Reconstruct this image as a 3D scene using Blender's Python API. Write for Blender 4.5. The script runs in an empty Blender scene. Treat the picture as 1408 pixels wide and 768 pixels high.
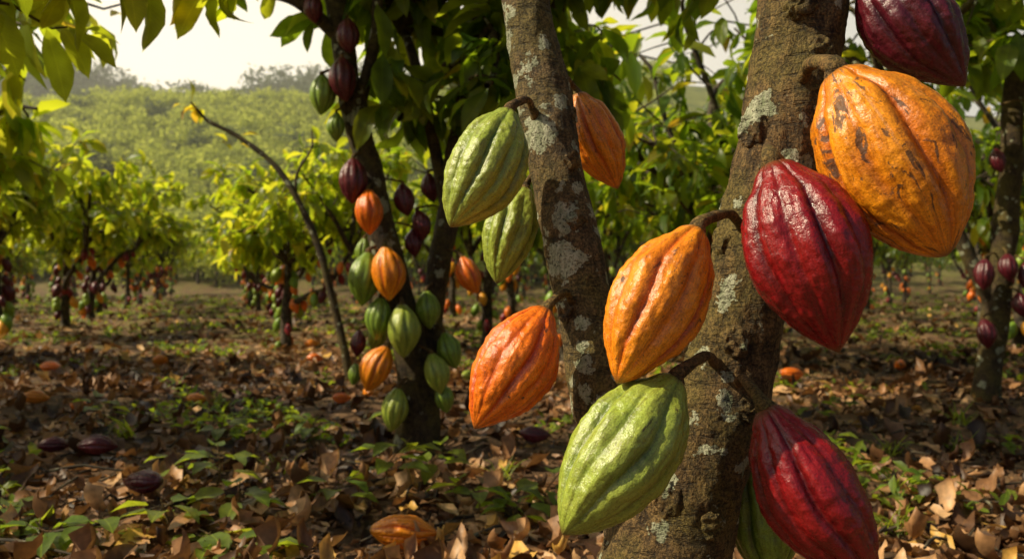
import bpy, math, random
import numpy as np
from mathutils import Vector, noise
rng=np.random.default_rng(11); random.seed(11)
sc=bpy.context.scene
COL=sc.collection

# ---------------------------------------------------------------- helpers
class MB:
    def __init__(s): s.V=[];s.F=[];s.M=[];s.R=[];s.U=[];s.n=0
    def add(s,V,F,mat=0,rnd=0.5,uv=None):
        V=np.asarray(V,float).reshape(-1,3);F=np.asarray(F,int).reshape(-1,4)
        n=len(V)
        s.V.append(V);s.F.append(F+s.n);s.M.append(np.full(len(F),mat))
        s.R.append(np.broadcast_to(np.asarray(rnd,float),(n,)).copy())
        s.U.append(np.zeros((n,3)) if uv is None else uv)
        s.n+=n
    def build(s,name,mats):
        V=np.concatenate(s.V);F=np.concatenate(s.F);M=np.concatenate(s.M)
        me=bpy.data.meshes.new(name)
        me.vertices.add(len(V));me.vertices.foreach_set("co",V.ravel())
        me.loops.add(F.size);me.loops.foreach_set("vertex_index",F.ravel().astype(np.int32))
        me.polygons.add(len(F));me.polygons.foreach_set("loop_start",(np.arange(len(F))*4).astype(np.int32))
        me.polygons.foreach_set("material_index",M.astype(np.int32))
        me.polygons.foreach_set("use_smooth",np.ones(len(F),bool))
        for m in mats: me.materials.append(m)
        me.update(calc_edges=True)
        a=me.attributes.new("rnd",'FLOAT','POINT');a.data.foreach_set("value",np.concatenate(s.R))
        a=me.attributes.new("uvp",'FLOAT_VECTOR','POINT');a.data.foreach_set("vector",np.concatenate(s.U).ravel())
        return me
def obj(name,me,parent=None,loc=(0,0,0),rot=0,scale=1):
    o=bpy.data.objects.new(name,me);COL.objects.link(o)
    o.location=loc;o.rotation_euler=(0,0,rot);o.scale=(scale,)*3 if not hasattr(scale,'__len__') else scale
    if parent: o.parent=parent
    return o
def grid_faces(nr,nc,wrap):
    i=np.arange(nr-1)[:,None];j=np.arange(nc if wrap else nc-1)[None,:];j2=(j+1)%nc
    return np.stack(np.broadcast_arrays(i*nc+j,i*nc+j2,(i+1)*nc+j2,(i+1)*nc+j),-1).reshape(-1,4)
def catmull(P,n):
    P=np.asarray(P,float);P=np.vstack([2*P[0]-P[1],P,2*P[-1]-P[-2]])
    m=len(P)-3;t=np.linspace(0,m-1e-6,n);k=t.astype(int);f=(t-k)[:,None]
    a,b,c,d=P[k],P[k+1],P[k+2],P[k+3]
    return .5*((2*b)+(-a+c)*f+(2*a-5*b+4*c-d)*f**2+(-a+3*b-3*c+d)*f**3)
def nrm(a): return a/np.maximum(np.linalg.norm(a,axis=-1,keepdims=True),1e-9)
def tube(mb,pts,rad,n,ns,mat=0,rough=0.0,rnd=.5,seed=0,freq=9.):
    PR=catmull(np.hstack([np.asarray(pts,float),np.asarray(rad,float)[:,None]]),n)
    P,R=PR[:,:3],PR[:,3]
    T=nrm(np.gradient(P,axis=0))
    A=np.zeros_like(P);ref=np.array([0,1.,0]) if abs(T[0,1])<.9 else np.array([1.,0,0])
    for i in range(n):
        ref=ref-T[i]*ref.dot(T[i]);ref/=np.linalg.norm(ref);A[i]=ref
    B=np.cross(T,A);th=np.linspace(0,2*math.pi,ns,endpoint=False)
    dirs=A[:,None]*np.cos(th)[None,:,None]+B[:,None]*np.sin(th)[None,:,None]
    V=P[:,None]+dirs*R[:,None,None]
    if rough>0:
        Vf=V.reshape(-1,3);D=dirs.reshape(-1,3);RR=np.repeat(R,ns)
        q=np.empty(len(Vf))
        for i,v in enumerate(Vf):
            w=Vector((v[0]*freq+seed,v[1]*freq,v[2]*freq*.55))
            w2=Vector((v[0]*60,v[1]*60,v[2]*30+seed))
            q[i]=noise.noise(w)*1.0+noise.noise(w2)*.28+.2*abs(noise.noise(w2*2.7))
        V=(Vf+D*(q*RR*rough)[:,None]).reshape(n,ns,3)
    uv=np.zeros((n,ns,3));uv[...,0]=np.linspace(0,1,n)[:,None];uv[...,1]=th[None]/6.283
    mb.add(V.reshape(-1,3),grid_faces(n,ns,True),mat,rnd,uv.reshape(-1,3))
    return P,R

def leaf_tpl(xs,ws,droop,fold,wave,twist=0,side_curl=0,rag=0):
    xs=np.array(xs,float);ws=np.array(ws,float);n=len(xs)
    th=droop*xs**1.3
    cx=np.concatenate([[0],np.cumsum(np.diff(xs)*np.cos((th[1:]+th[:-1])/2))])
    cz=-np.concatenate([[0],np.cumsum(np.diff(xs)*np.sin((th[1:]+th[:-1])/2))])
    V=np.zeros((n,3,3));U=np.zeros((n,3,3))
    for j,s in enumerate((-1,0,1)):
        w2=ws*(1+rag*rng.uniform(-1,.5,n))
        V[:,j,0]=cx;V[:,j,1]=s*w2*math.cos(fold)
        up=abs(s)*ws*math.sin(fold)+wave*ws*s*np.sin(xs*9+j*1.3)+side_curl*abs(s)*ws
        V[:,j,0]+=up*np.sin(th);V[:,j,2]=cz+up*np.cos(th)+twist*s*ws*xs
        U[:,j,0]=xs;U[:,j,1]=s*ws/max(ws.max(),1e-6)
    return V.reshape(-1,3),U.reshape(-1,3),grid_faces(n,3,False)
XN=[0,.07,.16,.3,.46,.62,.77,.88,.95,1];WN=[.006,.008,.075,.135,.165,.168,.135,.075,.025,.001]
XF=[0,.12,.42,.75,1];WF=[.008,.06,.18,.145,.002]
T_NEAR=[leaf_tpl(XN,WN,d,f,w,t) for d,f,w,t in [(.9,.35,.25,.1),(1.3,.25,.35,-.2),(.5,.45,.2,.3),(1.6,.3,.3,0),(.25,.3,.3,-.3)]]
T_FAR=[leaf_tpl(XF,WF,d,f,w,t) for d,f,w,t in [(.9,.35,.2,.1),(1.3,.25,.3,-.2),(.5,.4,.2,.2)]]
XL=[0,.08,.2,.34,.5,.66,.8,.92,1]
WL=[.01,.07,.15,.19,.2,.17,.12,.05,.004]
T_LIT=[leaf_tpl(XL,WL,d,f,w,t,c,r) for d,f,w,t,c,r in [(.5,.2,.5,.4,.3,.2),(-1.2,.3,.6,-.6,.4,.3),(1.4,.5,.4,.5,-.3,.1),(-.5,.1,.9,.3,.2,.4),(.9,-.4,.7,-.6,0,.5),(2.2,.6,.5,.3,.6,.2),(.1,.05,.3,.1,.0,.6),(-2.4,.5,.5,.9,.8,.3),(.3,.1,.2,0,.1,.1)]]
T_LITF=[leaf_tpl([0,.2,.5,.8,1],[.01,.15,.2,.12,.01],d,f,w,t,c,.2) for d,f,w,t,c in [(.5,.2,.5,.4,.3),(-1.2,.3,.6,-.6,.4),(1.4,.5,.4,.5,-.3),(.1,.05,.3,.1,0)]]
XW=[0,.25,.6,1];WW=[.02,.2,.22,.01]
T_WEED=[leaf_tpl(XW,WW,d,.3,.2,0) for d in (.4,.9,.1)]
def add_leaves(mb,P,D,U,S,tpls,mat,rnd):
    P=np.asarray(P,float);N=len(P);D=nrm(np.asarray(D,float));U=np.asarray(U,float)
    S=np.broadcast_to(np.asarray(S,float),(N,));rnd=np.broadcast_to(rnd,(N,))
    Y=nrm(np.cross(U,D));Z=np.cross(D,Y);k=rng.integers(0,len(tpls),N)
    for i,(T,UV,F) in enumerate(tpls):
        m=np.where(k==i)[0]
        if not len(m): continue
        V=P[m][:,None]+S[m][:,None,None]*(T[None,:,0:1]*D[m][:,None]+T[None,:,1:2]*Y[m][:,None]+T[None,:,2:3]*Z[m][:,None])
        Fm=(F[None]+(np.arange(len(m))*len(T))[:,None,None]).reshape(-1,4)
        mb.add(V.reshape(-1,3),Fm,mat,np.repeat(rnd[m],len(T)),np.tile(UV,(len(m),1)))
def clusters(mb,C,Dir,nper,L,tpls,mat,lo=0,hi=1,droop=.55):
    """whorls of leaves at twig tips"""
    C=np.repeat(np.asarray(C,float),nper,0);Dir=np.repeat(nrm(np.asarray(Dir,float)),nper,0);N=len(C)
    r=nrm(rng.normal(size=(N,3)));r=nrm(r-Dir*(r*Dir).sum(1,keepdims=True)*.8)
    D=Dir*.55+r+np.array([0,0,-1])*droop*rng.uniform(.3,1.7,(N,1))
    U=np.array([0,0,1.])+rng.normal(size=(N,3))*.3
    P=C+rng.normal(size=(N,3))*.02-Dir*rng.uniform(0,.09,(N,1))
    add_leaves(mb,P,D,U,L*rng.uniform(.6,1.15,N),tpls,mat,np.clip(rng.uniform(lo,hi,N)+rng.normal(size=N)*.05,0,1))

# ---------------------------------------------------------------- terrain
def sm(t): t=np.clip(t,0,1);return t*t*(3-2*t)
def H(x,y):
    x=np.asarray(x,float);y=np.asarray(y,float)
    n=.022*np.sin(x*2.1+y*1.3+1)+.018*np.sin(x*3.7-y*2.9)+.012*np.sin(x*7.1+y*5.3+2)+.008*np.sin(x*13-y*11+np.sin(x*5))+.006*np.sin(y*23+x*9)
    fade=np.exp(-np.maximum(y-20,0)/25)
    big=24*sm((y-36)/78)+24*sm((y-140)/75)-5*sm((y-118)/15)*(1-sm((y-140)/30))
    return n*fade+big*(1+.09*np.sin(x/27+1)+.05*np.sin(x/11))+ -18*sm((y-240)/120)

# ---------------------------------------------------------------- materials
def newmat(name):
    m=bpy.data.materials.new(name);m.use_nodes=True;nt=m.node_tree
    for n in list(nt.nodes): nt.nodes.remove(n)
    return m,nt,nt.nodes,nt.links
def N(nodes,t,**kw):
    n=nodes.new(t)
    for k,v in kw.items():
        if k in n.bl_rna.properties: setattr(n,k,v)
        else: n.inputs[k].default_value=v
    return n
def ramp(nodes,stops,interp='LINEAR'):
    n=nodes.new('ShaderNodeValToRGB');cr=n.color_ramp;cr.interpolation=interp
    while len(cr.elements)<len(stops): cr.elements.new(.5)
    for e,(p,c) in zip(cr.elements,stops):
        e.position=p;e.color=(*c,1) if len(c)==3 else c
    return n
def mixc(nodes,links,fac,a,b,mode='MIX'):
    n=nodes.new('ShaderNodeMix');n.data_type='RGBA';n.blend_type=mode
    for s,v in ((n.inputs[0],fac),(n.inputs[6],a),(n.inputs[7],b)):
        if hasattr(v,'links'): links.new(v,s)
        elif hasattr(v,'__len__'): s.default_value=(*v,1)
        else: s.default_value=v
    return n.outputs[2]
def math_(nodes,links,op,a,b=None,c=None,clamp=False):
    n=nodes.new('ShaderNodeMath');n.operation=op;n.use_clamp=clamp
    for i,v in enumerate((a,b,c)):
        if v is None: continue
        if hasattr(v,'links'): links.new(v,n.inputs[i])
        else: n.inputs[i].default_value=v
    return n.outputs[0]
def leafmat(name,stops,tstops,tmix=.45,rough=.38,mode='veins',nscale=14.):
    m,nt,nd,lk=newmat(name)
    at=N(nd,'ShaderNodeAttribute',attribute_name='rnd')
    r1=ramp(nd,stops);r2=ramp(nd,tstops);lk.new(at.outputs['Fac'],r1.inputs[0]);lk.new(at.outputs['Fac'],r2.inputs[0])
    p=N(nd,'ShaderNodeBsdfPrincipled',Roughness=rough);t=N(nd,'ShaderNodeBsdfTranslucent')
    if mode=='plain':
        lk.new(r1.outputs[0],p.inputs['Base Color']);lk.new(r2.outputs[0],t.inputs[0])
    else:
        uv=N(nd,'ShaderNodeAttribute',attribute_name='uvp')
        tc=N(nd,'ShaderNodeNewGeometry');nz=N(nd,'ShaderNodeTexNoise',Scale=nscale,Detail=2.)
        lk.new(tc.outputs['Position'],nz.inputs['Vector'])
        k=math_(nd,lk,'MULTIPLY_ADD',nz.outputs['Fac'],1.3,.35)
        c=mixc(nd,lk,1.,r1.outputs[0],k,'MULTIPLY')
        sx=N(nd,'ShaderNodeSeparateXYZ');lk.new(uv.outputs['Vector'],sx.inputs[0])
        ab=math_(nd,lk,'ABSOLUTE',sx.outputs[1])
        mid=math_(nd,lk,'LESS_THAN',ab,.06)
        if mode=='veins':
            ph=math_(nd,lk,'SUBTRACT',math_(nd,lk,'MULTIPLY',sx.outputs[0],62.),math_(nd,lk,'MULTIPLY',ab,9.))
            vs=math_(nd,lk,'POWER',math_(nd,lk,'ABSOLUTE',math_(nd,lk,'SINE',ph)),6.)
            vein=math_(nd,lk,'MAXIMUM',math_(nd,lk,'MULTIPLY',vs,.35),mid)
            bp=N(nd,'ShaderNodeBump',Strength=.35,Distance=.004);lk.new(vs,bp.inputs['Height']);lk.new(bp.outputs[0],p.inputs['Normal'])
        else:
            vein=mid
        c=mixc(nd,lk,math_(nd,lk,'MULTIPLY',vein,.35),c,r2.outputs[0])
        lk.new(c,p.inputs['Base Color'])
        lk.new(mixc(nd,lk,1.,r2.outputs[0],k,'MULTIPLY'),t.inputs[0])
    mx=N(nd,'ShaderNodeMixShader');mx.inputs[0].default_value=tmix
    lk.new(p.outputs[0],mx.inputs[1]);lk.new(t.outputs[0],mx.inputs[2])
    o=N(nd,'ShaderNodeOutputMaterial');lk.new(mx.outputs[0],o.inputs[0])
    return m
LD=[(0,(.025,.065,.008)),(.5,(.06,.12,.012)),(.85,(.11,.165,.016)),(1,(.2,.16,.02))]
TD=[(0,(.22,.36,.012)),(.5,(.48,.64,.02)),(.9,(.80,.78,.03)),(1,(.8,.48,.03))]
LY=[(0,(.04,.10,.010)),(.5,(.10,.16,.015)),(.9,(.16,.185,.018)),(1,(.32,.2,.03))]
TY=[(0,(.40,.58,.02)),(.55,(.74,.82,.03)),(.92,(.92,.86,.05)),(1,(.92,.6,.04))]  # yellow-green of young leaves, raised further to paint in a sunny backlit glow
M_LEAF=leafmat('cocoa_leaf_deep',LD,TD,.52);M_LEAFY=leafmat('cocoa_leaf_young_sunny',LY,TY,.58)
M_LEAF_B=leafmat('cocoa_leaf_deep_far',LD,TD,.52,.4,'plain');M_LEAFY_B=leafmat('cocoa_leaf_young_sunny_far',LY,TY,.58,.4,'plain')
M_WEED=leafmat('weed_leaf',[(0,(.06,.13,.015)),(1,(.15,.20,.02))],[(0,(.35,.55,.03)),(1,(.65,.7,.04))],.45,.5,'mid',40.)
M_LIT=leafmat('dry_leaf',[(0,(.028,.013,.007)),(.33,(.12,.055,.024)),(.65,(.40,.20,.085)),(.93,(.66,.41,.21)),(1,(.66,.38,.08))],  # dry leaf browns, upper tones brightened to stand in for sunlight on the litter
   [(0,(.08,.03,.01)),(.6,(.4,.19,.06)),(1,(.7,.4,.12))],.15,.5,'mid',55.)
M_HILL=leafmat('hill_foliage_light',[(0,(.16,.21,.03)),(1,(.32,.36,.07))],[(0,(.6,.7,.1)),(1,(.85,.88,.15))],.5,.8,'plain')  # light slope green, its colour paled partly for distance haze
M_HILLD=leafmat('hill_foliage_dark',[(0,(.06,.10,.04)),(1,(.13,.17,.07))],[(0,(.2,.26,.1)),(1,(.26,.32,.12))],.25,.9,'plain')  # dark ridge green, paled to put distance haze into the colour

def barkmat(name,lich,c1=(.028,.020,.012),c2=(.135,.10,.055)):
    m,nt,nd,lk=newmat(name)
    g=N(nd,'ShaderNodeTexCoord');mp=N(nd,'ShaderNodeMapping');mp.inputs['Scale'].default_value=(1,1,.4)
    lk.new(g.outputs['Object'],mp.inputs[0])
    n1=N(nd,'ShaderNodeTexNoise',Scale=75.,Detail=5.,Roughness=.75);lk.new(mp.outputs[0],n1.inputs['Vector'])
    n2=N(nd,'ShaderNodeTexNoise',Scale=9.,Detail=4.,Roughness=.65);lk.new(g.outputs['Object'],n2.inputs['Vector'])
    n3=N(nd,'ShaderNodeTexNoise',Scale=260.,Detail=3.,Roughness=.75);lk.new(g.outputs['Object'],n3.inputs['Vector'])
    mh=N(nd,'ShaderNodeMapping');mh.inputs['Scale'].default_value=(.35,.35,1.6);lk.new(g.outputs['Object'],mh.inputs[0])
    cr=N(nd,'ShaderNodeTexNoise',Scale=60.,Detail=4.,Roughness=.7);lk.new(mh.outputs[0],cr.inputs['Vector'])
    crk=ramp(nd,[(.36,(0,0,0)),(.46,(1,1,1))]);lk.new(cr.outputs['Fac'],crk.inputs[0])
    r=ramp(nd,[(.38,c1),(.62,c2)]);lk.new(n1.outputs['Fac'],r.inputs[0])
    mr=ramp(nd,[(.42,(0,0,0)),(.62,(1,1,1))]);lk.new(n2.outputs['Fac'],mr.inputs[0])
    c=mixc(nd,lk,math_(nd,lk,'MULTIPLY',mr.outputs[0],.7),r.outputs[0],(.15,.125,.03))
    tn=ramp(nd,[(.40,(.35,.33,.3)),(.60,(1.3,1.2,1.05))]);lk.new(n3.outputs['Fac'],tn.inputs[0])
    c=mixc(nd,lk,1.,c,tn.outputs[0],'MULTIPLY')
    c=mixc(nd,lk,1.,c,math_(nd,lk,'MULTIPLY_ADD',crk.outputs[0],.55,.45),'MULTIPLY')
    dn=N(nd,'ShaderNodeTexNoise',Scale=40.,Detail=3.,Roughness=.7);lk.new(g.outputs['Object'],dn.inputs['Vector'])
    dv=N(nd,'ShaderNodeVectorMath',operation='MULTIPLY_ADD');lk.new(dn.outputs['Color'],dv.inputs[0]);dv.inputs[1].default_value=(.045,.045,.045);lk.new(g.outputs['Object'],dv.inputs[2])
    def discs(sc_,lich):
        vo=N(nd,'ShaderNodeTexVoronoi',Scale=sc_);lk.new(dv.outputs[0],vo.inputs['Vector'])
        sp=N(nd,'ShaderNodeSeparateColor');lk.new(vo.outputs['Color'],sp.inputs[0])
        size=math_(nd,lk,'MULTIPLY',math_(nd,lk,'SUBTRACT',sp.outputs[0],1-lich,clamp=True),.75/max(lich,.01))
        return math_(nd,lk,'MULTIPLY',math_(nd,lk,'SUBTRACT',size,vo.outputs['Distance']),14.,clamp=True)
    li=math_(nd,lk,'MAXIMUM',discs(17.,lich),discs(38.,lich*.9))
    bk=ramp(nd,[(.36,(0,0,0)),(.46,(1,1,1))]);lk.new(n3.outputs['Fac'],bk.inputs[0])
    li=math_(nd,lk,'MULTIPLY',li,bk.outputs[0])
    lr=ramp(nd,[(.35,(.22,.25,.14)),(.65,(.58,.58,.42))]);lk.new(n1.outputs['Fac'],lr.inputs[0])
    c=mixc(nd,lk,math_(nd,lk,'MULTIPLY',li,.92),c,lr.outputs[0])
    h=math_(nd,lk,'ADD',math_(nd,lk,'ADD',n1.outputs['Fac'],math_(nd,lk,'MULTIPLY',n3.outputs['Fac'],.5)),math_(nd,lk,'MULTIPLY',li,.15))
    h=math_(nd,lk,'ADD',h,math_(nd,lk,'MULTIPLY',crk.outputs[0],.35))
    bp=N(nd,'ShaderNodeBump',Strength=.8,Distance=.009);lk.new(h,bp.inputs['Height'])
    p=N(nd,'ShaderNodeBsdfPrincipled',Roughness=.75);lk.new(c,p.inputs['Base Color']);lk.new(bp.outputs[0],p.inputs['Normal'])
    p.inputs['Specular IOR Level'].default_value=.35
    o=N(nd,'ShaderNodeOutputMaterial');lk.new(p.outputs[0],o.inputs[0]);return m
M_BARK=barkmat('bark_lichen',.24,(.038,.024,.011),(.23,.15,.062));M_BARKL=barkmat('bark_more_lichen',.42,(.042,.029,.015),(.23,.16,.075));M_BARK2=barkmat('bark_dark',.12,(.022,.015,.009),(.11,.076,.042))
M_STEM=barkmat('pod_stalk',.01,(.07,.04,.018),(.30,.18,.07))
m,nt,nd,lk=newmat('bark_far');g=N(nd,'ShaderNodeTexCoord');n1=N(nd,'ShaderNodeTexNoise',Scale=22.,Detail=3.);lk.new(g.outputs['Object'],n1.inputs['Vector'])
r=ramp(nd,[(.4,(.022,.016,.01)),(.62,(.09,.065,.035)),(.70,(.24,.23,.16))]);lk.new(n1.outputs['Fac'],r.inputs[0])
p=N(nd,'ShaderNodeBsdfPrincipled',Roughness=.85);lk.new(r.outputs[0],p.inputs['Base Color']);o=N(nd,'ShaderNodeOutputMaterial');lk.new(p.outputs[0],o.inputs[0]);M_BARKF=m

def podmat(name,ridge,furrow,blush,scuff=.3,bfac=.5,rough=.27):
    m,nt,nd,lk=newmat(name)
    at=N(nd,'ShaderNodeAttribute',attribute_name='rnd');uv=N(nd,'ShaderNodeAttribute',attribute_name='uvp')
    g=N(nd,'ShaderNodeTexCoord')
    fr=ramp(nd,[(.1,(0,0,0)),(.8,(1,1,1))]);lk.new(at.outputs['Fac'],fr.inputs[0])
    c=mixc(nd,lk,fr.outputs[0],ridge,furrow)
    n1=N(nd,'ShaderNodeTexNoise',Scale=16.,Detail=4.,Roughness=.7);lk.new(g.outputs['Object'],n1.inputs['Vector'])
    br=ramp(nd,[(.42,(0,0,0)),(.62,(1,1,1))]);lk.new(n1.outputs['Fac'],br.inputs[0])
    c=mixc(nd,lk,math_(nd,lk,'MULTIPLY',br.outputs[0],bfac),c,blush)
    ms=N(nd,'ShaderNodeMapping');ms.inputs['Scale'].default_value=(5,60,1);lk.new(uv.outputs['Vector'],ms.inputs[0])
    ns_=N(nd,'ShaderNodeTexNoise',Scale=1.,Detail=4.,Roughness=.7);lk.new(ms.outputs[0],ns_.inputs['Vector'])
    st=ramp(nd,[(.34,(.62,.54,.5)),(.58,(1.12,1.1,1.05))]);lk.new(ns_.outputs['Fac'],st.inputs[0])
    c=mixc(nd,lk,1.,c,st.outputs[0],'MULTIPLY')
    n4=N(nd,'ShaderNodeTexNoise',Scale=420.,Detail=2.,Roughness=.7);lk.new(g.outputs['Object'],n4.inputs['Vector'])
    sr=ramp(nd,[(.34,(.6,.5,.45)),(.45,(1,1,1)),(.56,(1,1,1)),(.68,(1.5,1.4,1.3))]);lk.new(n4.outputs['Fac'],sr.inputs[0])
    c=mixc(nd,lk,.8,c,sr.outputs[0],'MULTIPLY')
    mp=N(nd,'ShaderNodeMapping');mp.inputs['Scale'].default_value=(7,26,1);lk.new(uv.outputs['Vector'],mp.inputs[0])
    n2=N(nd,'ShaderNodeTexNoise',Scale=1.,Detail=6.,Roughness=.7);n2.inputs['Distortion'].default_value=.8
    lk.new(mp.outputs[0],n2.inputs['Vector'])
    th=.70-.15*scuff
    s2=ramp(nd,[(th,(0,0,0)),(th+.03,(1,1,1))]);lk.new(n2.outputs['Fac'],s2.inputs[0])
    c=mixc(nd,lk,math_(nd,lk,'MULTIPLY',s2.outputs[0],.85),c,(.05,.024,.01))
    sx=N(nd,'ShaderNodeSeparateXYZ');lk.new(uv.outputs['Vector'],sx.inputs[0])
    e=ramp(nd,[(0,(1,1,1)),(.06,(0,0,0)),(.955,(0,0,0)),(1,(.9,.9,.9))]);lk.new(sx.outputs[0],e.inputs[0])
    c=mixc(nd,lk,e.outputs[0],c,(.12,.065,.02))
    n3=N(nd,'ShaderNodeTexNoise',Scale=110.,Detail=4.,Roughness=.7);lk.new(g.outputs['Object'],n3.inputs['Vector'])
    bp=N(nd,'ShaderNodeBump',Strength=.5,Distance=.0042);lk.new(math_(nd,lk,'ADD',n3.outputs['Fac'],math_(nd,lk,'MULTIPLY',ns_.outputs['Fac'],.3)),bp.inputs['Height'])
    rr=math_(nd,lk,'MULTIPLY_ADD',n3.outputs['Fac'],.3,rough-.12)
    rr=math_(nd,lk,'ADD',rr,math_(nd,lk,'MULTIPLY',s2.outputs[0],.3))
    p=N(nd,'ShaderNodeBsdfPrincipled');lk.new(c,p.inputs['Base Color']);lk.new(rr,p.inputs['Roughness']);lk.new(bp.outputs[0],p.inputs['Normal'])
    p.inputs['Specular IOR Level'].default_value=.6
    o=N(nd,'ShaderNodeOutputMaterial');lk.new(p.outputs[0],o.inputs[0]);return m
PM=dict(
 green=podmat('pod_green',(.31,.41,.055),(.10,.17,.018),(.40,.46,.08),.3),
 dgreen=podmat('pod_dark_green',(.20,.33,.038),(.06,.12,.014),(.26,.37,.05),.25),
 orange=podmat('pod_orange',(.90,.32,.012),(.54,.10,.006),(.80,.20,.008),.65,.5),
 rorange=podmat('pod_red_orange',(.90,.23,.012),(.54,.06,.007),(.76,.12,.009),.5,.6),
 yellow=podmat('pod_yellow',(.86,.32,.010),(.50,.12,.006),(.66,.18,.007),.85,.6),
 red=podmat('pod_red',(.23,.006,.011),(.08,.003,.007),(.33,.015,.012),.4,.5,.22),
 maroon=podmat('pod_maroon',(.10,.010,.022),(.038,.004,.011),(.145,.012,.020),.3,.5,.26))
m,nt,nd,lk=newmat('pod_mixed');at=N(nd,'ShaderNodeAttribute',attribute_name='rnd')
rp=ramp(nd,[(0,(.18,.30,.03)),(.3,(.26,.36,.04)),(.45,(.8,.34,.02)),(.62,(.75,.17,.015)),(.75,(.22,.012,.02)),(.9,(.09,.01,.018))],'CONSTANT')
lk.new(at.outputs['Fac'],rp.inputs[0]);p=N(nd,'ShaderNodeBsdfPrincipled',Roughness=.38);lk.new(rp.outputs[0],p.inputs['Base Color'])
o=N(nd,'ShaderNodeOutputMaterial');lk.new(p.outputs[0],o.inputs[0]);M_PODMIX=m

# ground
m,nt,nd,lk=newmat('soil_and_litter')
g=N(nd,'ShaderNodeNewGeometry')
n1=N(nd,'ShaderNodeTexNoise',Scale=2.3,Detail=5.,Roughness=.65);n2=N(nd,'ShaderNodeTexNoise',Scale=38.,Detail=5.,Roughness=.75)
vo=N(nd,'ShaderNodeTexVoronoi',Scale=11.)
dn=N(nd,'ShaderNodeVectorMath',operation='MULTIPLY_ADD');lk.new(n1.outputs['Color'],dn.inputs[0]);dn.inputs[1].default_value=(.5,.5,.5);lk.new(g.outputs['Position'],dn.inputs[2])
lk.new(dn.outputs[0],vo.inputs['Vector'])
for q in (n1,n2): lk.new(g.outputs['Position'],q.inputs['Vector'])
r=ramp(nd,[(.3,(.022,.012,.006)),(.55,(.12,.062,.028)),(.75,(.32,.17,.08))]);lk.new(n2.outputs['Fac'],r.inputs[0])
sv=N(nd,'ShaderNodeSeparateColor');lk.new(vo.outputs['Color'],sv.inputs[0])
vr=ramp(nd,[(0,(.07,.035,.018)),(.6,(.26,.14,.06)),(1,(.52,.31,.15))]);lk.new(sv.outputs[0],vr.inputs[0])
c=mixc(nd,lk,.5,r.outputs[0],vr.outputs[0])
gr=ramp(nd,[(.48,(0,0,0)),(.60,(1,1,1))]);lk.new(n1.outputs['Fac'],gr.inputs[0])
sy=N(nd,'ShaderNodeSeparateXYZ');lk.new(g.outputs['Position'],sy.inputs[0])
nearf=math_(nd,lk,'MULTIPLY',math_(nd,lk,'SUBTRACT',sy.outputs[1],3.),.08,clamp=True)
c=mixc(nd,lk,math_(nd,lk,'MULTIPLY',math_(nd,lk,'MULTIPLY',gr.outputs[0],nearf),.7),c,(.18,.20,.02))
far=math_(nd,lk,'MULTIPLY',math_(nd,lk,'SUBTRACT',sy.outputs[1],40.),.08,clamp=True)
n5=N(nd,'ShaderNodeTexNoise',Scale=.35,Detail=4.,Roughness=.7);lk.new(g.outputs['Position'],n5.inputs['Vector'])
hr=ramp(nd,[(.35,(.09,.12,.02)),(.65,(.26,.27,.05))]);lk.new(n5.outputs['Fac'],hr.inputs[0])
c=mixc(nd,lk,far,c,hr.outputs[0])
bp=N(nd,'ShaderNodeBump',Strength=1.,Distance=.03);lk.new(math_(nd,lk,'ADD',n2.outputs['Fac'],math_(nd,lk,'MULTIPLY',sv.outputs[1],.5)),bp.inputs['Height'])
p=N(nd,'ShaderNodeBsdfPrincipled',Roughness=.9);lk.new(c,p.inputs['Base Color']);lk.new(bp.outputs[0],p.inputs['Normal'])
o=N(nd,'ShaderNodeOutputMaterial');lk.new(p.outputs[0],o.inputs[0]);M_GND=m

# ---------------------------------------------------------------- ground sheet
s=np.linspace(-1,1,321);gx=420*np.sinh(s*6.2)/np.sinh(6.2)
s=np.linspace(-.62,1,330);gy=3+600*np.sinh(s*6)/np.sinh(6)
X,Y=np.meshgrid(gx,gy);mb=MB()
mb.add(np.stack([X,Y,H(X,Y)],-1).reshape(-1,3),grid_faces(len(gy),len(gx),False))
obj('ground',mb.build('ground',[M_GND]))

# leaf litter
mb=MB()
def litter(n,y0,y1,pw,s0,s1,tpls,tilt):
    y=y0*(y1/y0)**(rng.uniform(0,1,n)**pw);x=rng.uniform(-1,1,n)*(1.0*y+1.2)-.12*y
    az=rng.uniform(0,6.283,n);D=np.stack([np.cos(az),np.sin(az),rng.normal(size=n)*tilt],1)
    U=np.array([0,0,1.])+rng.normal(size=(n,3))*tilt*1.6
    z=H(x,y)+rng.uniform(.0,.03,n)
    tone=np.clip(.40+.25*np.sin(x*1.1+y*.6)*np.sin(y*.9-x*.4)+rng.normal(size=n)*.28,0,1)  # random leaf tone plus broad patches, the bright ones painted as sunlit
    add_leaves(mb,np.stack([x,y,z],1),D,U,rng.uniform(s0,s1,n)*rng.uniform(.6,1,n)*(1+.02*y),tpls,0,tone)
litter(14000,.9,8,.9,.05,.21,T_LIT,.12)
litter(16000,5,34,1.,.09,.2,T_LITF,.2)
litter(20000,.9,6,.9,.012,.05,T_LITF,.4)
for i in range(300):
    yy=1.3*(9/1.3)**rng.uniform();xx=rng.uniform(-1,1)*(.8*yy+.3);a=rng.uniform(0,6.28);L=rng.uniform(.06,.35)
    pts=[(xx+math.cos(a)*L*t+rng.normal()*.01,yy+math.sin(a)*L*t+rng.normal()*.01,float(H(xx,yy))+.035+rng.normal()*.012) for t in (0,.35,.7,1)]
    tube(mb,pts,[.004,.005,.004,.002],7,5,1,rnd=.5)
obj('leaf_litter',mb.build('leaf_litter',[M_LIT,M_BARKF]))

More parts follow.
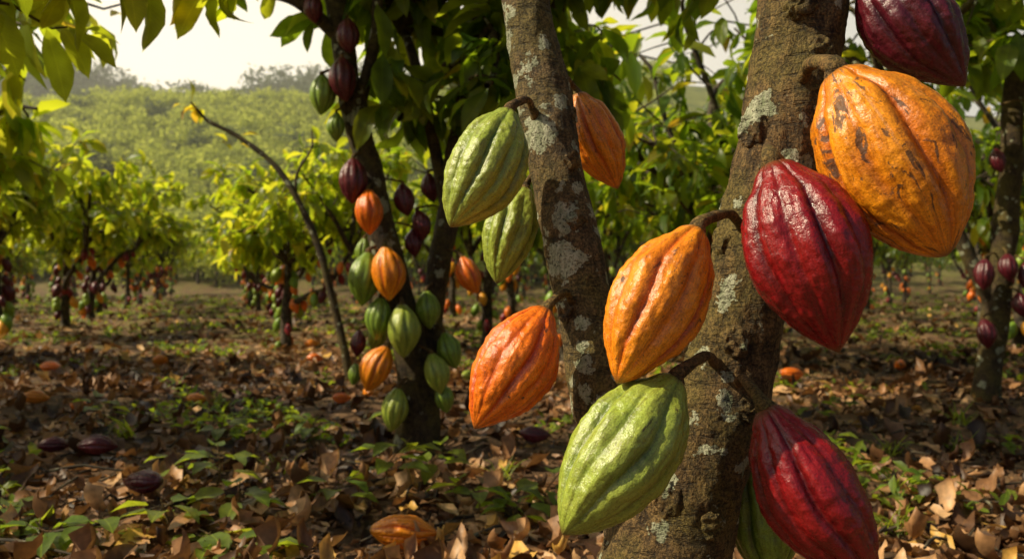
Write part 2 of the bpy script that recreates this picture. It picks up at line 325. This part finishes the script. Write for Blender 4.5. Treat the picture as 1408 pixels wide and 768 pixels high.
# low weeds
mb=MB();n=15000
y=1.9*(36/1.9)**(rng.uniform(0,1,n)**.7);x=rng.uniform(-1,1,n)*(.9*y+.6)-.1*y
dens=np.sin(x*1.7+y*.8+.5)*np.sin(y*1.3-x*.7+1)+.5*np.sin(x*4.1+y*3.3)+.25*rng.normal(size=n)
k=dens>.66+.12*(x>0)-.38*np.clip((y-5)/10,0,1);x,y=x[k],y[k];rep=5
x=np.repeat(x,rep)+rng.normal(size=k.sum()*rep)*.03;y=np.repeat(y,rep)+rng.normal(size=k.sum()*rep)*.03;n=len(x)
az=rng.uniform(0,6.283,n);D=np.stack([np.cos(az),np.sin(az),rng.uniform(.1,1.2,n)],1)
add_leaves(mb,np.stack([x,y,H(x,y)+rng.uniform(.01,.06,n)],1),D,np.array([0,0,1.])+rng.normal(size=(n,3))*.3,rng.uniform(.02,.065,n)*(1+.05*y),T_WEED,0,rng.uniform(0,1,n))
obj('weeds',mb.build('weeds',[M_WEED]))

# ---------------------------------------------------------------- pods
def pod_arrays(R,L,nt_,ns,seed,ridge=.10,warty=1.,bend=.04,tipb=.88,ph=0.):
    t=.5-.5*np.cos(np.linspace(0,math.pi,nt_));t=.5*t+.5*np.linspace(0,1,nt_)
    th=np.linspace(0,2*math.pi,ns,endpoint=False)
    b=.60+(tipb-.60)*t
    prof=np.maximum(np.sin(math.pi*np.clip(t,0,1)**.95),0)**b
    prof=prof*(1-.12*np.exp(-((t-.10)/.06)**2))
    T,TH=np.meshgrid(t,th,indexing='ij')
    wob=.05*np.sin(3*T*math.pi+seed)+.03*np.sin(7*T+seed*2+2*TH)+.06*np.sin(2*TH+seed)+ph
    c5=5*(TH+wob)
    fur=(1-np.abs(np.cos(c5)))**1.25*(.78+.22*np.sin(c5))
    fade=np.clip(np.sin(math.pi*T),0,1)**.3
    lob=1+.03*np.sin(2*TH+seed)+.02*np.sin(3*TH-2*seed+T*5)
    sec=.006*np.cos(20*(TH+wob)+seed)
    r=R*prof[:,None]*lob*(1.02+sec-ridge*1.6*fur*fade)
    z=-T*L
    x=r*np.cos(TH)+bend*L*np.sin(math.pi*T)*math.cos(seed);y=r*np.sin(TH)+bend*L*np.sin(math.pi*T)*math.sin(seed)
    V=np.stack([x,y,z],-1).reshape(-1,3)
    if warty>0:
        nr=nrm(V*np.array([1,1,.0])+1e-9)
        for i in range(len(V)):
            v=V[i];q=noise.noise(Vector((v[0]*45+seed*7,v[1]*45,v[2]*30)))*.0026+noise.noise(Vector((v[0]*150,v[1]*150+seed,v[2]*110)))*.0015
            V[i]+=nr[i]*q*warty*min(1,prof[i//ns]*2)
    uv=np.stack([T,TH/6.283+seed,np.zeros_like(T)],-1).reshape(-1,3)
    return V,grid_faces(nt_,ns,True),fur.ravel()*fade.ravel(),uv
def orient(V,top,tip,spin=0):
    top=np.array(top,float);a=nrm(top-np.array(tip,float))
    ref=np.array([0,1.,0]) if abs(a[1])<.95 else np.array([1.,0,0])
    x=nrm(np.cross(ref,a));y=np.cross(a,x)
    cs,sn=math.cos(spin),math.sin(spin);x,y=x*cs+y*sn,-x*sn+y*cs
    return top+V[:,0:1]*x+V[:,1:2]*y+V[:,2:3]*a
def make_pod(parent,top,tip,R,kind,seed,hi=True,anchor=None,name='cocoa_pod',ridge=.10,tipb=.88):
    top=np.array(top,float);tip=np.array(tip,float);L=np.linalg.norm(tip-top)
    V,F,fur,uv=pod_arrays(R,L,(100 if hi else 30),(160 if hi else 60),seed,ridge,1. if hi else .6,tipb=tipb)
    mb=MB();mb.add(orient(V,top,tip,seed*1.7),F,0,fur,uv)
    if anchor is not None:
        a=np.array(anchor,float);up=nrm(top-tip)
        mid=(a+top)/2+np.array([0,0,.012])+up*.012
        rs=R*.11
        tube(mb,[a,a*.55+mid*.45,mid,top+up*.008,top-up*.006],[rs*1.7,rs*1.05,rs*.9,rs*1.25,rs*1.9],22,14,1,rough=.25,seed=seed,freq=60)
    return obj(name,mb.build(name,[PM[kind],M_STEM]),parent)
def low_pod(mb,top,L,R,hue,mat,tilt):
    V,F,fur,uv=pod_arrays(R,L,10,14,rng.uniform(0,6),.06,0)
    mb.add(orient(V,top,np.array(top)+nrm(np.array(tilt,float))*L),F,mat,hue,uv)

# ---------------------------------------------------------------- cocoa trees (plantation)
def limb(mb,p0,p1,r0,r1,sag=0.,mat=0,n=12,ns=7):
    p0=np.array(p0,float);p1=np.array(p1,float);L=np.linalg.norm(p1-p0)
    pts=[p0]+[p0+(p1-p0)*t+rng.normal(size=3)*L*.06+np.array([0,0,sag*L*math.sin(t*math.pi)]) for t in (.35,.7)]+[p1]
    return tube(mb,pts,np.linspace(r0,r1,4),n,ns,mat)
def crown(mb,origin,R,zr,nl,nsub,L,tpls,mat,lo,hi,r0=.035,az0=None,azr=6.283,nper=7,cl=3,ns=7,low=-.28):
    C=[];Dr=[]
    for i in range(nl):
        az=(az0 if az0 is not None else 0)+azr*(i+rng.uniform(-.3,.3))/nl
        u=rng.uniform(.55,1)
        end=np.array(origin)+np.array([math.cos(az)*R*u,math.sin(az)*R*u,rng.uniform(*zr)])
        P,_=limb(mb,origin,end,r0,r0*.35,.12,0,12,ns)
        for j in range(nsub):
            b=P[int(rng.uniform(.25,1)*11)]
            e=b+np.array([rng.normal()*R*.34,rng.normal()*R*.34,rng.uniform(low,.5)*R*.7])
            Q,_=limb(mb,b,e,r0*.3,r0*.12,.15,0,7,5)
            for c in range(cl):
                k=min(6,int(3+c*1.6));C.append(Q[k]+rng.normal(size=3)*.05);Dr.append(nrm(e-b)+rng.normal(size=3)*.35)
    clusters(mb,C,Dr,nper,L,tpls,mat,lo,hi)
def tree_mesh(name,h,R,zr,nl,nsub,leafmat_,lo,hi,npods,L=.24,nper=7,low=-.28):
    mb=MB();lean=rng.normal(size=2)*.12
    pts=[(0,0,-.08),(0,0,.02),(lean[0]*.3,lean[1]*.3,h*.4),(lean[0],lean[1],h*.75),(lean[0]*1.3,lean[1]*1.3,h)]
    P,Rr=tube(mb,pts,[.085,.075,.058,.05,.045],26,12,0,rough=.25,seed=rng.uniform(0,9))
    crown(mb,P[-1],R,zr,nl,nsub,L,T_FAR,1,lo,hi,nper=nper,low=low)
    k=int(26*rng.uniform(.35,.6));e=P[k]+np.array([rng.normal()*.35,rng.normal()*.35,h*.65]);Q,_=limb(mb,P[k],e,.04,.03,-.1)
    crown(mb,Q[-1],R*.75,zr,max(2,nl//2),nsub,L,T_FAR,1,lo,hi,nper=nper,low=low)
    for i in range(npods):
        src=(P,.055) if rng.uniform()<.7 else (Q,.035)
        q=src[0][int(rng.uniform(.12,1)*(len(src[0])-1))];az=rng.uniform(0,6.28)
        o=np.array([math.cos(az),math.sin(az),0]);Lp=rng.uniform(.13,.24)
        low_pod(mb,q+o*(src[1]+Lp*.2),Lp,Lp*.27,[.1,.35,.5,.66,.8,.95][rng.integers(0,6)],2,(o[0]*.4,o[1]*.4,-1))
    return mb.build(name,[M_BARKF,leafmat_,M_PODMIX])
YOUNG=[tree_mesh('young_cocoa_tree',1.05,1.1,(.2,1.1),6,8,M_LEAFY_B,.05,.95,28,.27,6,-.3) for _ in range(4)]
TALL=[tree_mesh('mature_cocoa_tree',1.35,1.6,(.1,2.3),6,6,M_LEAF_B,.0,.97,20,.30,5) for _ in range(4)]
u=np.array([-.34,.94]);v=np.array([.94,.34]);o0=np.array([-.41,3.5])
def plant(x,y,kind,s=1.):
    me=(YOUNG if kind=='y' else TALL)[rng.integers(0,4)]
    obj('cocoa_tree',me,loc=(x,y,float(H(x,y))),rot=rng.uniform(0,6.28),scale=s*rng.uniform(.92,1.12))
for off in (-3.1,-6.6,-10.,-13.5,-17.):
    for t in range(-1,13):
        q=o0+v*off+u*(t*2.9+(1.9 if off==-3.1 else rng.uniform(-.5,.5)))
        if off==-3.1 and t<0: continue
        if q[0]>-2.2 and q[1]<2.5: continue
        plant(q[0]+rng.normal()*.15,q[1]+rng.normal()*.2,'y',1.15 if off==-3.1 and t<3 else 1.)
for t in range(2,14):
    q=o0+u*(t*2.7)+rng.normal(size=2)*.15;plant(q[0],q[1],'y',.95)
for k in range(1,14):
    for t in (range(-1,17) if k<8 else range(5,15)):
        q=o0+v*(k*3.45)+u*(t*2.9)+rng.normal(size=2)*.25
        if k==1 and t in(0,): continue
        if q[1]<1 : continue
        plant(q[0],q[1],'t',1.)
for q in ((1.6,6.3),(.5,7.6),(-.3,9.5)): plant(q[0],q[1],'t',.9)

# right-hand tree with maroon pods
mb=MB()
P,_=tube(mb,[(2.88,4.85,-.05),(2.88,4.85,.1),(2.93,4.85,.55),(2.98,4.85,.95),(3.05,4.88,1.5),(3.08,4.9,2.0)],[.10,.085,.07,.068,.062,.055],60,18,0,rough=.25)
crown(mb,P[-1],1.6,(.1,1.6),7,6,.27,T_NEAR,1,0,.9)
limb(mb,(2.93,4.85,.55),(2.4,4.9,1.7),.045,.03);crown(mb,(2.4,4.9,1.7),1.2,(0,1.2),5,5,.27,T_NEAR,1,0,.9)
R_T=obj('cocoa_tree',mb.build('cocoa_tree',[M_BARK2,M_LEAF]))
for i,(px,pz,L) in enumerate([(2.80,.78,.19),(2.93,.82,.17),(3.05,.77,.18),(3.0,.60,.15),(2.79,.43,.18),(2.86,1.45,.15),(3.1,1.7,.18)]):
    make_pod(R_T,(px,4.74,pz+L/2),(px+rng.normal()*.02,4.70,pz-L/2),L*.3,'maroon',i+40,False,anchor=(2.96,4.85,pz+L/2+.02))

# ---------------------------------------------------------------- second tree (pod-laden, centre left)
mb=MB()
S1=[(-.40,3.52,-.06),(-.41,3.52,.05),(-.43,3.5,.32),(-.505,3.5,.70),(-.60,3.5,1.11),(-.68,3.5,1.46),(-.745,3.5,1.78),(-.80,3.5,2.16)]
P1,_=tube(mb,S1,[.12,.095,.078,.066,.060,.055,.05,.045],150,32,0,rough=.3,seed=3)
S2=[(-.42,3.52,.20),(-.385,3.54,.42),(-.355,3.56,.60),(-.315,3.58,.86),(-.26,3.6,1.24),(-.188,3.6,1.62),(-.124,3.6,2.03)]
P2,_=tube(mb,S2,[.06,.058,.055,.052,.05,.048,.044],120,28,0,rough=.3,seed=5)
for a,b,r in [((-.67,3.5,1.5),(-.5,3.45,2.1),.03),((-.745,3.5,1.8),(-1.25,3.3,2.0),.032),((-.28,3.6,1.3),(-.02,3.5,1.95),.028),((-.3,3.6,1.1),(-.5,3.7,1.9),.03),((-.2,3.6,1.6),(.25,3.7,2.1),.03)]:
    limb(mb,a,b,r,r*.6,.05,0,20,12)
crown(mb,(-.8,3.5,2.16),1.0,(.0,.8),5,4,.26,T_NEAR,1,.2,.95)
crown(mb,(-.12,3.6,2.03),1.15,(-.1,.9),5,6,.27,T_NEAR,1,0.1,.9,nper=6)
crown(mb,(-.5,3.7,1.9),.7,(-.15,.5),4,4,.27,T_NEAR,1,0.1,.9)
crown(mb,(.25,3.7,2.1),.9,(-.5,.4),5,5,.27,T_NEAR,1,0.1,.9,nper=6)
crown(mb,(-.02,3.7,1.75),.55,(-.3,.2),4,4,.26,T_NEAR,1,0,.9)
T2=obj('cocoa_tree',mb.build('cocoa_tree',[M_BARK2,M_LEAF]))
def nearest(Pl,q):
    i=np.argmin(((Pl[:,2]-q[2]-.015)**2*.6+((Pl-q)**2).sum(1)*.4));return Pl[i]
pods2=[(-.71,1.593,.20,'maroon',3.38,.12),(-.815,1.537,.18,'dgreen',3.42,0),(-.75,1.40,.13,'dgreen',3.42,0),(-.673,1.165,.20,'maroon',3.38,0),
(-.601,1.032,.20,'rorange',3.36,.05),(-.468,1.097,.15,'maroon',3.5,.2),(-.40,.986,.14,'maroon',3.5,.2),(-.43,.91,.13,'maroon',3.52,.1),(-.521,.775,.235,'orange',3.34,.1),(-.623,.753,.235,'dgreen',3.40,-.1),
(-.564,.586,.185,'dgreen',3.38,-.1),(-.456,.536,.23,'green',3.34,.05),(-.567,.375,.21,'orange',3.36,-.45),(-.322,.353,.18,'green',3.38,.25),(-.267,.443,.17,'dgreen',3.46,.35),
(-.493,.204,.19,'green',3.36,-.15),(-.291,.242,.13,'dgreen',3.42,.2),(-.183,.769,.18,'rorange',3.46,.45),(-.059,1.6,.19,'maroon',3.46,.15),(-.84,1.90,.14,'maroon',3.4,.1),
(-.648,.871,.12,'dgreen',3.48,-.1),(-.673,.47,.12,'maroon',3.5,-.1),(-.694,1.785,.16,'maroon',3.4,.1),(-.70,.33,.1,'dgreen',3.55,-.1),(-.37,1.17,.14,'maroon',3.66,.2),(-.6,.5,.14,'green',3.55,-.3),(-.36,.62,.17,'dgreen',3.44,.1)]
for i,(cx,cz,L,kd,yy,tl) in enumerate(pods2):
    d=nrm(np.array([tl,-.12,-1.]));c=np.array([cx,yy,cz]);top=c-d*L/2;tip=c+d*L/2
    A=nearest(P1,top);B=nearest(P2,top);an=A if np.linalg.norm(A-top)<np.linalg.norm(B-top) else B
    make_pod(T2,top,tip,L*.30,kd,i*1.37+1,False,anchor=an)

# ---------------------------------------------------------------- hero tree
mb=MB()
A=[(.13,1.22,-.08),(.15,1.2,.05),(.22,1.16,.34),(.283,1.15,.524),(.322,1.15,.66),(.362,1.15,.859),(.403,1.15,1.047),(.424,1.15,1.214),(.46,1.17,1.5),(.50,1.2,1.95)]
PA,_=tube(mb,A,[.15,.12,.092,.070,.058,.058,.061,.060,.058,.055],520,130,0,rough=.17,seed=1,freq=11)
B=[(.19,1.19,.30),(.185,1.2,.44),(.145,1.22,.577),(.111,1.27,.732),(.078,1.31,.91),(.047,1.35,1.086),(.023,1.38,1.232),(-.01,1.42,1.5),(-.04,1.48,1.95)]
PB,_=tube(mb,B,[.05,.056,.050,.044,.044,.042,.042,.042,.04],400,100,2,rough=.2,seed=8,freq=11)
def knot(p,out,r,seed):
    out=nrm(np.array(out,float));p=np.array(p,float)
    n,ns=26,34;t=np.linspace(0,1,n);th=np.linspace(0,6.283,ns,endpoint=False)
    T,TH=np.meshgrid(t,th,indexing='ij')
    rr=r*(1.5-.9*T)*np.clip((1-T)*3.0,0,1)**.5;hh=r*(.85*np.sin(T*math.pi*.62))
    ref=np.array([0,0,1.]);x=nrm(np.cross(ref,out));y=np.cross(out,x)
    V=p+(rr*np.cos(TH))[...,None]*x+(rr*np.sin(TH)*1.1)[...,None]*y+(hh-r*.35)[...,None]*out
    V=V.reshape(-1,3)
    for i in range(len(V)):
        q=noise.noise_vector(Vector(V[i]*110)+Vector((seed,0,0)));V[i]+=np.array(q)*r*.35
    mb.add(V,grid_faces(n,ns,True),0)
def surf(Pl,z,az,rad):
    i=np.argmin(abs(Pl[:,2]-z));o=np.array([math.sin(az),-math.cos(az),0]);return Pl[i]+o*rad,o
for (Pl,z,az,rad,r) in [(PA,1.13,-.35,.061,.018),(PA,1.058,.25,.063,.017),(PA,.957,-1.0,.060,.017),(PA,.90,.2,.060,.013),(PA,.665,-.3,.058,.015),(PA,.575,.5,.066,.016),(PA,.80,-1.3,.058,.014),
    (PB,.94,.6,.045,.011),(PB,.84,.3,.044,.012),(PB,1.02,1.2,.043,.012),(PB,.70,-.9,.044,.013),(PA,.45,-.6,.081,.018),(PA,1.02,1.3,.060,.015),(PA,.42,.3,.084,.015)]:
    p,o=surf(Pl,z,az,rad);knot(p,o,r,z*10)
limb(mb,(.50,1.2,1.95),(.5,1.2,2.3),.055,.045);limb(mb,(-.04,1.48,1.95),(-.1,1.6,2.35),.04,.035)
crown(mb,(.5,1.25,2.3),1.1,(.1,.9),5,3,.26,T_NEAR,1,.1,.9,nper=5)
crown(mb,(-.1,1.6,2.35),.9,(.1,.9),4,3,.26,T_NEAR,1,.1,.9,nper=5)
T1=obj('cocoa_tree',mb.build('cocoa_tree',[M_BARK,M_LEAF,M_BARKL]))
hero=[
 ((.487,1.10,1.190),(.606,1.07,1.008),.056,'maroon',1.2,PA),
 ((.398,.985,1.008),(.505,.93,.777),.083,'yellow',2.6,PA),
 ((.320,.985,.897),(.388,.95,.663),.070,'red',4.1,PA),
 ((.236,1.01,.816),(.126,.96,.625),.060,'orange',5.3,PA),
 ((.203,.985,.630),(.058,.92,.457),.065,'green',.4,PA),
 ((.317,1.01,.592),(.442,.97,.378),.063,'red',3.3,PA),
 ((.350,1.19,.490),(.385,1.19,.297),.052,'dgreen',2.2,PA),
 ((.052,1.17,.709),(-.053,1.12,.541),.055,'rorange',1.9,PB),
 ((-.002,1.24,1.013),(-.091,1.18,.827),.058,'green',4.7,PB),
 ((.024,1.37,.908),(-.025,1.33,.743),.046,'green',6.1,PB),
 ((.116,1.44,1.087),(.192,1.45,.914),.048,'orange',3.9,PB)]
for top,tip,R,kd,sd,Pl in hero:
    an=nearest(Pl,np.array(top));an=an+nrm(np.array(top)-an)*.035
    make_pod(T1,top,tip,R,kd,sd,True,anchor=an,tipb={'yellow':.66,'green':.78,'orange':.8}.get(kd,.86))

# ---------------------------------------------------------------- overhanging branches of a tree at the left
mb=MB()
P,_=tube(mb,[(-3.0,2.2,-.05),(-3.0,2.2,.3),(-2.9,2.2,1.0),(-2.8,2.2,1.5)],[.1,.08,.065,.055],40,16,0,rough=.25)
ends=[(-1.2,2.2,1.68),(-1.5,2.3,1.55),(-.85,2.35,1.76),(-1.8,2.5,1.65),(-1.0,2.5,1.84),(-1.65,2.1,1.45),(-1.35,2.35,1.78)]
C=[];Dd=[]
for e in ends:
    Q,_=limb(mb,P[-1],e,.03,.008,.1,0,16,8)
    for k in (8,10,12,14,15):
        for j in range(2):
            tip=Q[k]+np.array([rng.normal()*.14,rng.normal()*.14,rng.uniform(-.08,.12)]);limb(mb,Q[k],tip,.006,.003,0,0,5,5)
            C.append(tip);Dd.append((tip-Q[k])+np.array([.1,0,-.02]))
clusters(mb,C,Dd,5,.24,T_NEAR,1,.3,.95,.7)
obj('cocoa_tree',mb.build('cocoa_tree',[M_BARK2,M_LEAFY]))

# bare arching sapling
mb=MB()
P,_=tube(mb,[(-1.22,6,-.05),(-1.25,6,.2),(-1.36,6,.66),(-1.49,6,1.1),(-1.74,6,1.56),(-2.04,6,1.81),(-2.28,6,1.94),(-2.41,6,2.08)],[.035,.032,.03,.026,.022,.018,.014,.008],60,10,0,rough=.3)
limb(mb,P[30],P[30]+np.array([.12,0,.5]),.014,.006)
clusters(mb,[P[-1],P[-4],P[44]],[(-.4,0,.6),(-.3,0,.5),(0,0,1)],4,.2,T_NEAR,1,.93,1.,.2)
obj('cocoa_sapling',mb.build('cocoa_sapling',[M_BARK2,M_LEAFY]))

# ---------------------------------------------------------------- fallen pods
for i,(x,y,L,kd,az) in enumerate([(-.30,2.22,.19,'orange',.05),(-1.15,2.49,.145,'maroon',2.9),(-1.83,3.2,.12,'maroon',.6),(-1.63,3.15,.15,'maroon',.3),(-2.62,4.4,.15,'orange',.2),
    (-2.33,4.3,.12,'rorange',2.8),(-1.87,4.75,.13,'orange',0.),(.10,3.5,.14,'maroon',.1),(1.96,5.6,.19,'rorange',.2),(-1.0,4.7,.12,'rorange',.5),(-.86,4.75,.12,'orange',2.),(-3.4,5.9,.17,'rorange',0),(-.3,5.5,.14,'green',1.),
    (-2.9,6.6,.16,'orange',1.),(-1.7,6.9,.15,'rorange',.4),(-3.9,7.4,.17,'orange',2.2),(1.2,7.1,.17,'orange',.3),(3.1,6.4,.17,'rorange',1.2),(-2.1,8.4,.17,'orange',.2)]):
    R=L*.25;z=float(H(x,y))+R*.95+.035;d=np.array([math.cos(az)*L/2,math.sin(az)*L/2,-.006])
    make_pod(None,np.array([x,y,z])-d,np.array([x,y,z])+d,R,kd,i*2.1+.7,i<3)

# ---------------------------------------------------------------- seedlings and grass tufts
def seedling(x,y,h,nl,L):
    mb=MB();z=float(H(x,y));top=np.array([x+rng.normal()*.03,y,z+h])
    P,_=tube(mb,[(x,y,z-.01),(x+rng.normal()*.01,y,z+h*.5),top],[.004,.003,.002],8,6,0)
    for k in range(nl):
        q=P[int(3+4*k/nl)];az=k*2.4+rng.uniform(-.4,.4);D=np.array([[math.cos(az),math.sin(az),rng.uniform(-.1,.35)]])
        tube(mb,[q,q+D[0]*L*.25,q+D[0]*L*.4+np.array([0,0,.01])],[.002,.0015,.001],4,5,0)
        T=[leaf_tpl([0,.1,.3,.55,.8,.93,1],[.02,.19,.29,.27,.15,.05,.002],.6,.3,.15)]
        add_leaves(mb,[q+D[0]*L*.4],D+np.array([[0,0,-.1]]),np.array([[0,0,1.]])+rng.normal(size=(1,3))*.2,L,T,1,rng.uniform(.2,1))
    obj('seedling_plant',mb.build('seedling_plant',[M_STEM,M_WEED]))
for a in [(-.42,2.75,.20,8,.12),(-.12,2.55,.14,7,.11),(-.02,2.62,.12,6,.10),(.12,2.75,.13,7,.10),(-.28,2.9,.17,7,.11),(-.82,2.4,.11,7,.11),(-.95,2.25,.09,6,.10),(-.78,2.15,.07,6,.11),(-1.25,2.15,.08,7,.13),(-1.12,2.2,.07,6,.11),
  (-.7,2.08,.06,6,.12),(.95,2.3,.09,6,.07),(-2.0,3.9,.14,7,.1),(-1.35,3.7,.14,7,.11),(-1.2,2.9,.12,6,.1),(-2.3,3.4,.12,7,.11),(1.6,4.2,.14,6,.09),(.55,3.4,.1,6,.09),(-.95,3.8,.14,7,.11),(1.3,3.2,.09,6,.08),(-1.5,2.4,.08,6,.12),(-.6,4.1,.14,7,.11),
  (.02,2.5,.10,6,.09),(-.55,2.6,.12,6,.10),(-1.0,2.7,.15,7,.11),(1.9,4.6,.12,6,.09),(2.2,3.6,.1,6,.09)]:
    seedling(*a)
T_GR=[leaf_tpl([0,.3,.6,.85,1],[.022,.028,.024,.014,.002],d,.4,.05) for d in (.5,1.1,1.7)]
for (x,y,n,L) in [(1.13,2.35,26,.13),(1.3,2.75,20,.12),(.75,2.35,14,.10),(1.55,3.3,22,.13),(-1.45,2.2,16,.14),(-.05,3.1,18,.13),(-1.7,3.5,20,.14),(2.3,4.1,24,.15),(1.9,3.4,18,.12),(-.9,3.1,18,.12)]:
    mb=MB();az=rng.uniform(0,6.28,n);D=np.stack([np.cos(az)*.6,np.sin(az)*.6,rng.uniform(.5,1.6,n)],1)
    P=np.array([x,y,float(H(x,y))+.005])+rng.normal(size=(n,3))*np.array([.02,.02,0])
    add_leaves(mb,P,D,np.array([0,0,1.])+rng.normal(size=(n,3))*.2,L*rng.uniform(.5,1.2,n),T_GR,0,rng.uniform(.3,1,n))
    obj('grass_tuft',mb.build('grass_tuft',[M_WEED]))

# ---------------------------------------------------------------- distant hillside trees
def puff(name,n,mat):
    mb=MB();
    cs=rng.normal(size=(9,3))*np.array([.28,.28,.22])+np.array([0,0,.62])
    c=cs[rng.integers(0,9,n)];d=nrm(rng.normal(size=(n,3)));P=c+d*rng.uniform(.12,.3,(n,1))
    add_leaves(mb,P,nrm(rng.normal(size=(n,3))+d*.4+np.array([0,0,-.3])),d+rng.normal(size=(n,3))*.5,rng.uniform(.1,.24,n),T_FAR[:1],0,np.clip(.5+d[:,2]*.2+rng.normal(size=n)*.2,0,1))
    tube(mb,[(0,0,-.2),(0,0,.2),(.02,0,.5)],[.04,.03,.02],4,5,1)
    return mb.build(name,[mat,M_BARKF])
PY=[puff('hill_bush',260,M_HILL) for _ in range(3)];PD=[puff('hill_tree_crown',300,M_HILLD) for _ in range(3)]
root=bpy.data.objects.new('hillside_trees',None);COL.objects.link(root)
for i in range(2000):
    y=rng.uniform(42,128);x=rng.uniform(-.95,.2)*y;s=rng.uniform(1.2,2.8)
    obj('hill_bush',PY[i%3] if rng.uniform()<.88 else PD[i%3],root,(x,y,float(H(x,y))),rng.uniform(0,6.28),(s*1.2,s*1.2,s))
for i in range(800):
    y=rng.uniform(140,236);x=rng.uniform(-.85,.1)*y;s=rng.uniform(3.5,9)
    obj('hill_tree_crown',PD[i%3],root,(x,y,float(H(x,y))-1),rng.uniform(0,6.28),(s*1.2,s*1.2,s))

# ---------------------------------------------------------------- thin morning haze over the valley
m,nt,nd,lk=newmat('valley_haze');vs=N(nd,'ShaderNodeVolumeScatter',Density=.0021,Anisotropy=.0);vs.inputs['Color'].default_value=(1,.97,.87,1)
o=N(nd,'ShaderNodeOutputMaterial');lk.new(vs.outputs[0],o.inputs['Volume'])
bx=[(-260,16,-3),(200,16,-3),(200,300,-3),(-260,300,-3),(-260,16,62),(200,16,62),(200,300,62),(-260,300,62)]
me=bpy.data.meshes.new('haze');me.from_pydata(bx,[],[(0,3,2,1),(4,5,6,7),(0,1,5,4),(1,2,6,5),(2,3,7,6),(3,0,4,7)]);me.materials.append(m)
obj('haze',me)

# ---------------------------------------------------------------- light, sky, camera
el=math.radians(44);hd=Vector((-.985,-.15,0)).normalized()
sd=Vector((hd.x*math.cos(el),hd.y*math.cos(el),math.sin(el)))
W=bpy.data.worlds.new("World");sc.world=W;W.use_nodes=True;nt=W.node_tree;nd=nt.nodes;lk=nt.links
sky=nd.new('ShaderNodeTexSky');sky.sky_type='NISHITA';sky.sun_disc=False;sky.sun_elevation=el;sky.sun_rotation=math.atan2(sd.x,sd.y)
sky.dust_density=3;sky.air_density=1.;sky.ozone_density=.6
# bright moist haze low in the sky, strongest over the valley on the left
tc=nd.new('ShaderNodeTexCoord');sx=nd.new('ShaderNodeSeparateXYZ');lk.new(tc.outputs['Generated'],sx.inputs[0])
f=math_(nd,lk,'SUBTRACT',1.,math_(nd,lk,'DIVIDE',math_(nd,lk,'ABSOLUTE',sx.outputs[2]),.75),clamp=True)
dp=nd.new('ShaderNodeVectorMath');dp.operation='DOT_PRODUCT';lk.new(tc.outputs['Generated'],dp.inputs[0]);dp.inputs[1].default_value=(-.7,.7,0)
f2=math_(nd,lk,'MULTIPLY',math_(nd,lk,'POWER',f,.5),math_(nd,lk,'MULTIPLY_ADD',dp.outputs['Value'],.8,.15,clamp=True),clamp=True)
cc=mixc(nd,lk,f2,sky.outputs[0],(32,28.5,21))
bg=nd['Background'];bg.inputs[1].default_value=.07;lk.new(cc,bg.inputs[0])
L=bpy.data.lights.new('sun','SUN');L.energy=5;L.angle=math.radians(.5);L.color=(1,.87,.60)
lo=bpy.data.objects.new('sun',L);COL.objects.link(lo);lo.rotation_euler=sd.to_track_quat('Z','Y').to_euler();lo.location=(-5,-3,8)
cam=bpy.data.cameras.new('camera');cam.lens=28.125;cam.sensor_width=36;cam.clip_end=2000;cam.clip_start=.05
cam.dof.use_dof=True;cam.dof.focus_distance=1.05;cam.dof.aperture_fstop=6.
co=bpy.data.objects.new('camera',cam);COL.objects.link(co);co.location=(0,0,.75);co.rotation_euler=(math.radians(90),0,0);sc.camera=co
sc.view_settings.view_transform='Standard';sc.view_settings.look='None';sc.view_settings.exposure=0
